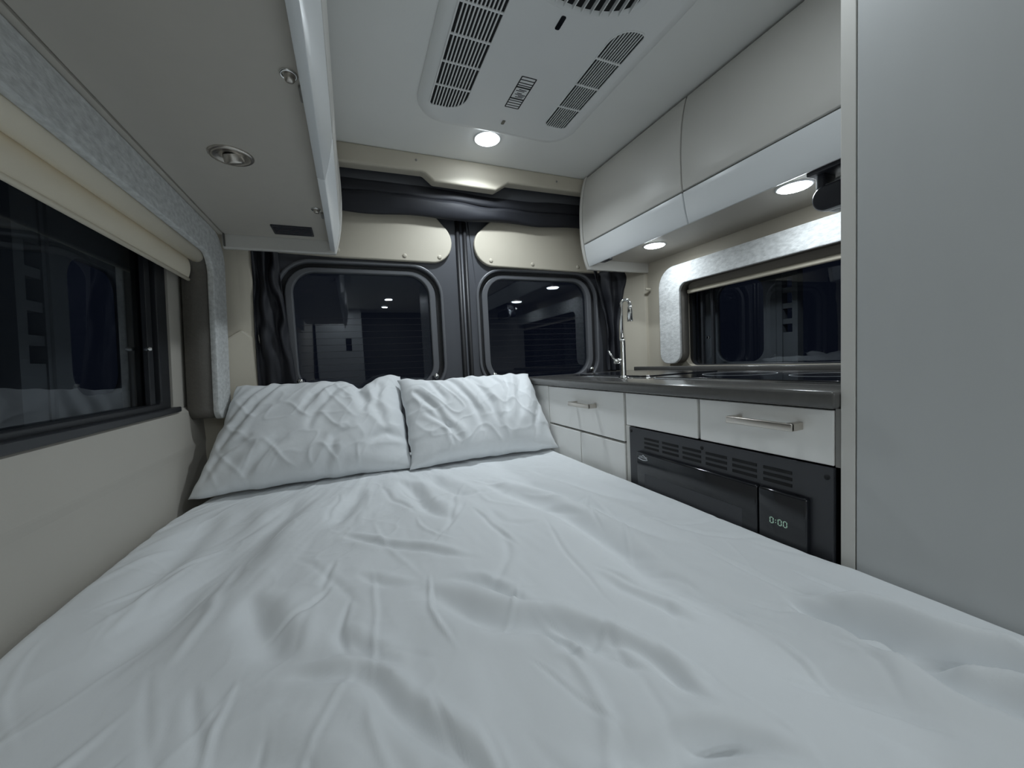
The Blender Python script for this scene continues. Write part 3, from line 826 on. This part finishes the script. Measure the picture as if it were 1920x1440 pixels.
# 7-segment clock 0:00
def seg_digit(m, yc, zc, w_, h, t):
    x0, x1 = DX - 0.0006, DX + 0.001
    for zz_ in (zc + h / 2, zc - h / 2):
        m.box(x0, x1, yc - w_ / 2 + t, yc + w_ / 2 - t, zz_ - t / 2, zz_ + t / 2)
    for yy_ in (yc - w_ / 2, yc + w_ / 2):
        for a, b in ((zc + t * 0.4, zc + h / 2 - t * 0.4), (zc - h / 2 + t * 0.4, zc - t * 0.4)):
            m.box(x0, x1, yy_ - t / 2, yy_ + t / 2, a, b)
ck_ = MB()
zc_ = 0.698
for yc in (0.4445, 0.4305, 0.4215):
    seg_digit(ck_, yc, zc_, 0.0055, 0.0100, 0.0012)
ck_.box(DX - 0.0006, DX + 0.001, 0.4370, 0.4382, zc_ + 0.0015, zc_ + 0.0027)
ck_.box(DX - 0.0006, DX + 0.001, 0.4370, 0.4382, zc_ - 0.0027, zc_ - 0.0015)
ck_.build('clock_digits', M_GREEN, cp, label='green clock digits reading 0:00')
# small silver emblem: oval sweep with a peak and an unreadable line of script
em = MB()
yc, zc = 0.770, 0.741
def band(pts, wdt):
    for i in range(len(pts) - 1):
        (ya, za), (yb, zb) = pts[i], pts[i + 1]
        em.prism([(ya, za - wdt), (yb, zb - wdt), (yb, zb + wdt), (ya, za + wdt)], YZ, DX - 0.0006, DX + 0.001)
band([(yc + 0.017 - 0.034 * k / 10, zc - 0.0045 - 0.003 * math.sin(PI * k / 10)) for k in range(11)], 0.0008)
band([(yc + 0.004, zc + 0.001), (yc - 0.001, zc + 0.0055), (yc - 0.008, zc + 0.002), (yc - 0.015, zc - 0.003)], 0.0007)
for k in range(9):
    y_ = yc + 0.014 - 0.0034 * k
    band([(y_, zc - 0.003), (y_ - 0.001, zc + 0.0012 + 0.001 * (k % 3)), (y_ - 0.0022, zc - 0.003)], 0.0006)
em.build('emblem', M_SILVER, dr)

# =================================================================== BED
MB().rbox(-0.40, 0.645, -1.25, 1.55, 0.0, 0.46, 0.01).build('bed_platform', M_CAB, label='grey bed platform under the mattress', cat='bed base')
MB().rbox(-0.405, 0.645, -1.24, 1.545, 0.46, 0.622, 0.03, 4).build('mattress', M_MATT, label='thin grey mattress under the white sheet', cat='mattress')

FOLDS = [  # (polyline on the bed, height, half-width, asymmetry)
    ([(0.514, 0.341), (0.522, 0.275), (0.533, 0.238), (0.538, 0.188), (0.561, 0.139), (0.575, 0.05)], -0.022, 0.014, 0.9),
    ([(0.511, 0.27), (0.503, 0.234), (0.51, 0.202), (0.508, 0.163), (0.52, 0.129), (0.525, 0.06)], -0.016, 0.012, 0.8),
    ([(0.30, 1.05), (0.363, 0.832), (0.402, 0.668), (0.413, 0.545), (0.403, 0.444), (0.433, 0.376), (0.472, 0.294)], -0.010, 0.022, 0.5),
    ([(0.36, 1.06), (0.425, 0.885), (0.482, 0.688), (0.507, 0.541), (0.547, 0.462)], -0.008, 0.020, 0.5),
    ([(0.47, 1.1), (0.53, 0.90), (0.575, 0.74), (0.60, 0.62)], -0.005, 0.018, 0.3),
    ([(0.05, 0.58), (0.096, 0.528), (0.133, 0.471), (0.194, 0.423), (0.237, 0.38), (0.263, 0.318), (0.287, 0.283)], -0.009, 0.016, 0.6),
    ([(0.197, 0.427), (0.206, 0.377), (0.21, 0.34)], -0.004, 0.006, 0.8),
    ([(0.24, 0.40), (0.282, 0.339), (0.29, 0.279), (0.296, 0.237)], -0.005, 0.008, 0.6),
    ([(-0.109, 0.479), (-0.054, 0.441), (-0.012, 0.421), (0.024, 0.363), (0.066, 0.294), (0.09, 0.22)], -0.005, 0.009, 0.8),
    ([(-0.053, 0.848), (0.015, 0.76), (0.126, 0.666), (0.19, 0.605)], -0.004, 0.008, 0.6),
    ([(-0.165, 0.683), (-0.123, 0.559), (-0.077, 0.472)], -0.007, 0.016, 0.5),
    ([(-0.25, 1.18), (-0.273, 1.101), (-0.265, 0.822), (-0.281, 0.627), (-0.294, 0.525)], -0.014, 0.042, 0.3),
    ([(-0.155, 1.159), (-0.201, 0.903), (-0.21, 0.677)], -0.010, 0.034, 0.3),
    ([(0.09, 1.18), (0.116, 1.098), (0.14, 0.902), (0.18, 0.762)], -0.008, 0.016, 0.4),
    ([(0.19, 1.18), (0.21, 1.05), (0.26, 0.90)], -0.006, 0.018, 0.4),
    ([(0.099, 0.578), (0.145, 0.562), (0.19, 0.5), (0.211, 0.456)], -0.005, 0.009, 0.5),
    ([(0.148, 0.279), (0.197, 0.242), (0.255, 0.224), (0.336, 0.201)], -0.006, 0.015, 0.4),
    ([(0.227, 0.255), (0.282, 0.211), (0.326, 0.172)], -0.004, 0.008, 0.5),
    ([(-0.33, 1.18), (-0.33, 1.08), (-0.338, 0.861), (-0.354, 0.686)], -0.010, 0.026, 0.3),
    ([(-0.048, 0.533), (-0.011, 0.465), (0.03, 0.412)], -0.004, 0.010, 0.5),
    ([(0.0, 1.15), (-0.03, 1.0), (-0.08, 0.86)], -0.007, 0.024, 0.3),
    ([(-0.02, 0.66), (0.03, 0.60), (0.07, 0.585)], -0.003, 0.008, 0.5),
    ([(-0.18, 0.42), (-0.10, 0.38), (-0.02, 0.30)], -0.004, 0.016, 0.4),
    ([(0.40, 0.25), (0.43, 0.20), (0.45, 0.15)], -0.004, 0.014, 0.4),
    ([(0.32, 0.50), (0.36, 0.40), (0.38, 0.33)], -0.004, 0.010, 0.5),
]
def spline(p, n=6):
    """smooth curve through the points"""
    q = [p[0]] + list(p) + [p[-1]]
    out = []
    for i in range(1, len(q) - 2):
        for k in range(n):
            t = k / n
            out.append(tuple(0.5 * (2 * q[i][c] + (q[i + 1][c] - q[i - 1][c]) * t + (2 * q[i - 1][c] - 5 * q[i][c] + 4 * q[i + 1][c] - q[i + 2][c]) * t * t
                       + (3 * q[i][c] - q[i - 1][c] - 3 * q[i + 1][c] + q[i + 2][c]) * t ** 3) for c in (0, 1)))
    return out + [p[-1]]
rc_ = random.Random(21)
CREASES = []
for k in range(130):          # short thin creases fanning out from the pillows
    x = rc_.uniform(-0.42, 0.64); y = rc_.uniform(0.05, 1.18) if k % 3 else rc_.uniform(0.12, 0.6)
    a = math.atan2(y - 1.75, x - 0.12) + rc_.gauss(0, 0.38)
    L_ = rc_.uniform(0.10, 0.34) * (0.6 + 0.5 * y)
    bend = rc_.gauss(0, 0.35)
    p0 = (x, y); p1 = (x + L_ / 2 * math.cos(a), y + L_ / 2 * math.sin(a)); p2 = (p1[0] + L_ / 2 * math.cos(a + bend), p1[1] + L_ / 2 * math.sin(a + bend))
    CREASES.append(([p0, p1, p2], rc_.choice((-1, -1, 1)) * rc_.uniform(0.0009, 0.0030), rc_.uniform(0.003, 0.007) * (0.7 + 0.6 * y), 0.35))
def bed_height(X, Y):
    z = np.zeros_like(X)
    wx = X + 0.006 * vnoise(X * 14, Y * 14, 50); wy = Y + 0.006 * vnoise(X * 14 + 40, Y * 14, 51)
    for pts, h, wd_, asym in [(spline(p), h * 1.75, w_ * 1.1, a) for p, h, w_, a in FOLDS] + [(spline(p, 3), h, w_, a) for p, h, w_, a in CREASES]:
        P = np.array(pts)
        m = 5 * wd_ + 0.01
        sel = (X > P[:, 0].min() - m) & (X < P[:, 0].max() + m) & (Y > P[:, 1].min() - m) & (Y < P[:, 1].max() + m)
        if not sel.any():
            continue
        d, par = polydist(wx[sel], wy[sel], pts)
        taper = np.clip(np.minimum(par, 1 - par) * 3.0, 0.0, 1)
        taper = taper * taper * (3 - 2 * taper)
        dn = d / (wd_ * (0.6 + 0.4 * taper))
        valley = np.exp(-dn ** 2)
        ridge = np.exp(-((dn - 1.9) / 1.1) ** 2) * asym + np.exp(-((dn + 2.1) / 1.5) ** 2) * asym * 0.45
        z[sel] += h * taper * (valley - ridge)
    # broad undulation and faint directional crumple
    z += 0.0055 * fbm(X * 3.2, Y * 2.6, 20, 2)
    T_ = np.arctan2(X - 0.12, 1.75 - Y); Rr = np.hypot(X - 0.12, 1.75 - Y)      # fan coordinates
    z += 0.0024 * fbm(T_ * 16, Rr * 5, 24, 2)
    z += 0.0011 * fbm(T_ * 46, Rr * 13, 27, 2) * (0.5 + 0.5 * vnoise(X * 5, Y * 5, 44))
    for (ang, fu, fv, amp, sd) in ((0.9, 5, 13, 0.0014, 60), (-0.5, 6, 15, 0.0012, 63), (0.2, 11, 28, 0.0009, 66)):
        Ua = X * math.cos(ang) + Y * math.sin(ang); Va = -X * math.sin(ang) + Y * math.cos(ang)
        q = np.abs(vnoise(Ua * fu + 7, Va * fv + 0.9 * vnoise(Ua * 9, Va * 9, sd + 2), sd))
        mask = np.clip(vnoise(X * 5 + sd, Y * 5, sd + 1) * 1.6 + 0.25, 0, 1)
        z += amp * np.exp(-q / 0.10) * mask
    return z
NX, NY = 420, 640
uu = np.linspace(0, 1, NX + 1); vv = np.linspace(0, 1, NY + 1)
U_, V_ = np.meshgrid(uu, vv)
Yg = -1.0 + 2.53 * (V_ ** 0.85)
xl = -0.438 + 0.045 * np.clip((Yg - 1.12) / 0.22, 0, 1) ** 1.5
xr = 0.6795 - 0.0135 * np.clip((Yg - 0.33) / 0.05, 0, 1)
Xg = xl + (xr - xl) * U_
Zg = 0.668 + bed_height(Xg, Yg) * np.clip((1.5 - np.abs(Yg - 0.3)) / 0.3, 0, 1)
e_l = np.clip((Xg - xl) / 0.025, 0, 1); e_r = np.clip((xr - Xg) / 0.014, 0, 1)
Zg -= 0.035 * (1 - np.sqrt(1 - (1 - e_l) ** 2)) + 0.030 * (1 - np.sqrt(1 - (1 - e_r) ** 2))
ed = np.clip((xr - Xg) / 0.05, 0, 1)
Zb = 0.669 + 0.003 * np.clip((Yg - 0.33) / 0.05, 0, 1)
Zg = Zg * ed + (np.minimum(Zg, Zb) * 0.15 + 0.85 * (Zb - 0.030 * (1 - np.sqrt(1 - (1 - e_r) ** 2)))) * (1 - ed)
verts = np.stack([Xg, Yg, Zg], -1).reshape(-1, 3)
idx = np.arange((NX + 1) * (NY + 1)).reshape(NY + 1, NX + 1)
faces = np.stack([idx[:-1, :-1], idx[:-1, 1:], idx[1:, 1:], idx[1:, :-1]], -1).reshape(-1, 4)
# hem skirt round the border, hanging to the mattress side
m = MB()
m.v = verts.tolist(); m.f = faces.tolist(); m.sm = [True] * len(m.f)
border = list(idx[0, :]) + list(idx[1:, -1]) + list(idx[-1, ::-1][1:]) + list(idx[::-1, 0][1:-1])
low = [(verts[i][0], verts[i][1], 0.626) for i in border]
nb = len(m.v)
m.v += low
for k in range(len(border)):
    k2 = (k + 1) % len(border)
    m.f.append((int(border[k]), int(border[k2]), nb + k2, nb + k)); m.sm.append(True)
m.build('bed_sheet', M_SHEET, label='rumpled white cotton sheet spread over the bed', cat='bed sheet')

# =================================================================== PILLOWS
def pillow(label, x0b, x1b, x0t, x1t, yb, zb, yt, zt, T, seed, creases, top_fn):
    nu, nv = 150, 100
    u = np.linspace(-1, 1, nu + 1); v_ = np.linspace(-1, 1, nv + 1)
    U, V = np.meshgrid(u, v_)
    s = (U + 1) / 2; t = (V + 1) / 2
    # outline: edges slightly concave between the dog-eared corners
    inx = 0.010 * (1 - V ** 2) + 0.004 * vnoise(V * 7, V * 0 + 2, seed + 40)
    iny = 0.010 * (1 - U ** 2) + 0.004 + 0.004 * vnoise(U * 9, V * 0.6 + 7, seed + 41)
    X0 = x0b + (x0t - x0b) * t + inx; X1 = x1b + (x1t - x1b) * t - inx
    X = X0 + (X1 - X0) * s
    d = Vector((0, yt - yb, zt - zb)); L = d.length; d.normalize()
    n = Vector((0, -d.z, d.y))
    W = np.clip(iny / L, 0, 0.2)
    tt = W + (1 - 2 * W) * t
    prof_ = np.clip((1 - np.abs(U) ** 2.6), 0, 1) ** 0.48 * np.clip((1 - np.abs(V) ** 2.4), 0, 1) ** 0.48
    top = top_fn(X) * t ** 3
    out = []
    for side in (1, -1):
        th = T * prof_ * (1.0 if side > 0 else 0.8)
        if side > 0:
            P = X; Q = tt * L
            wr_ = 0.006 * fbm(P * 6, Q * 6, seed, 3)
            for pts, h, wd_ in creases:
                dd, par = polydist(P + 0.006 * vnoise(P * 20, Q * 20, seed + 9), Q + 0.006 * vnoise(P * 20 + 9, Q * 20, seed + 8), pts)
                tp_ = np.clip(np.minimum(par + 0.15, 1 - par) * 4, 0, 1)
                dn = dd / wd_
                wr_ += h * tp_ * (np.exp(-dn ** 2) - 0.6 * np.exp(-((dn - 2) / 1.1) ** 2) - 0.4 * np.exp(-((dn + 2) / 1.2) ** 2))
            r = 1 - np.abs(vnoise(P * 16 + Q * 10, Q * 9 - P * 6, seed + 20)); wr_ += 0.004 * r ** 5
            r = 1 - np.abs(vnoise(P * 26 - Q * 14, Q * 18, seed + 22)); wr_ += 0.002 * r ** 6
            th = th + wr_ * np.clip(prof_ * 1.6, 0, 1)
        Yp = yb + d.y * tt * L + n.y * th * side
        Zp = zb + d.z * tt * L + n.z * th * side + top
        out.append((X, Yp, Zp))
    # seam ruffle
    vs = np.concatenate([np.stack(o, -1).reshape(-1, 3) for o in out])
    vs[:, 2] = np.maximum(vs[:, 2], 0.668)
    id1 = np.arange((nu + 1) * (nv + 1)).reshape(nv + 1, nu + 1); id2 = id1 + (nu + 1) * (nv + 1)
    fc = np.concatenate([np.stack([i_[:-1, :-1], i_[:-1, 1:], i_[1:, 1:], i_[1:, :-1]], -1).reshape(-1, 4) for i_ in (id1, id2[:, ::-1])])
    mm = MB()
    mm.v = vs.tolist(); mm.f = fc.tolist(); mm.sm = [True] * len(mm.f)
    p_ = thing('pillow', label, 'pillow', ((x0b + x1b) / 2, yb, 0.668), group='bed pillows')
    case = mm.build('pillowcase', M_PILLOW, p_)
    return p_

cr1 = [([(0.02, 0.385), (0.015, 0.31), (0.03, 0.24), (0.02, 0.18)], -0.012, 0.014),
       ([(-0.05, 0.36), (-0.12, 0.29), (-0.15, 0.21)], -0.009, 0.012),
       ([(-0.26, 0.38), (-0.31, 0.29), (-0.37, 0.20)], -0.010, 0.011),
       ([(-0.22, 0.37), (-0.29, 0.26), (-0.36, 0.14), (-0.38, 0.06)], -0.010, 0.012),
       ([(-0.34, 0.38), (-0.36, 0.33), (-0.40, 0.28)], -0.008, 0.008),
       ([(-0.02, 0.33), (-0.10, 0.24), (-0.14, 0.14)], -0.006, 0.012),
       ([(0.08, 0.32), (0.06, 0.22), (0.09, 0.13)], -0.008, 0.014),
       ([(0.16, 0.10), (0.09, 0.12), (0.02, 0.08)], -0.006, 0.012),
       ([(-0.30, 0.03), (-0.24, 0.10), (-0.18, 0.13)], -0.006, 0.012),
       ([(-0.10, 0.02), (-0.06, 0.10), (0.00, 0.15)], -0.006, 0.012),
       ([(-0.40, 0.04), (-0.36, 0.10), (-0.28, 0.16)], -0.006, 0.010)]
def top1(X):
    return -0.030 * np.exp(-((X - 0.025) / 0.045) ** 2) + 0.012 * np.exp(-((X - 0.14) / 0.05) ** 2) + 0.004 * vnoise(X * 18, X * 0, 5)
pillow('larger white pillow leaning at the left against the rear door', -0.425, 0.164, -0.352, 0.166, 1.256, 0.672, 1.512, 0.962, 0.080, 3, cr1, top1)
cr2 = [([(0.30, 0.37), (0.33, 0.30), (0.38, 0.20), (0.40, 0.08)], -0.009, 0.011),
       ([(0.38, 0.38), (0.42, 0.28), (0.45, 0.18), (0.45, 0.05)], -0.009, 0.012),
       ([(0.47, 0.37), (0.50, 0.28), (0.50, 0.20)], -0.006, 0.010),
       ([(0.20, 0.26), (0.25, 0.18), (0.30, 0.10), (0.33, 0.02)], -0.008, 0.010),
       ([(0.22, 0.18), (0.28, 0.12), (0.30, 0.04)], -0.006, 0.008),
       ([(0.55, 0.34), (0.52, 0.22), (0.48, 0.10)], -0.006, 0.012),
       ([(0.62, 0.36), (0.58, 0.24), (0.53, 0.08)], -0.008, 0.016),
       ([(0.66, 0.22), (0.62, 0.14), (0.58, 0.04)], -0.006, 0.010),
       ([(0.24, 0.36), (0.26, 0.28), (0.30, 0.20)], -0.006, 0.010)]
def top2(X):
    return 0.010 * np.exp(-((X - 0.17) / 0.03) ** 2) + 0.003 * vnoise(X * 20, X * 0, 6) - 0.006 * np.exp(-((X - 0.3) / 0.06) ** 2)
pillow('smaller white pillow leaning at the right beside the kitchen drawers', 0.150, 0.678, 0.150, 0.668, 1.228, 0.672, 1.448, 0.952, 0.072, 14, cr2, top2)

# =================================================================== BEHIND THE CAMERA (seen only in reflections)
pt = thing('partition', 'tall grey cabin partition behind the camera', 'partition', (-0.10, -2.25, 0.0))
MB().box(-0.40, 0.16, -2.33, -2.28, 0.0, 1.797).build('partition_panel', M_WARD, pt)
MB().rbox(-0.05, 0.02, -2.282, -2.272, 1.25, 1.42, 0.003).build('control_panel', M_BLACKG, pt)
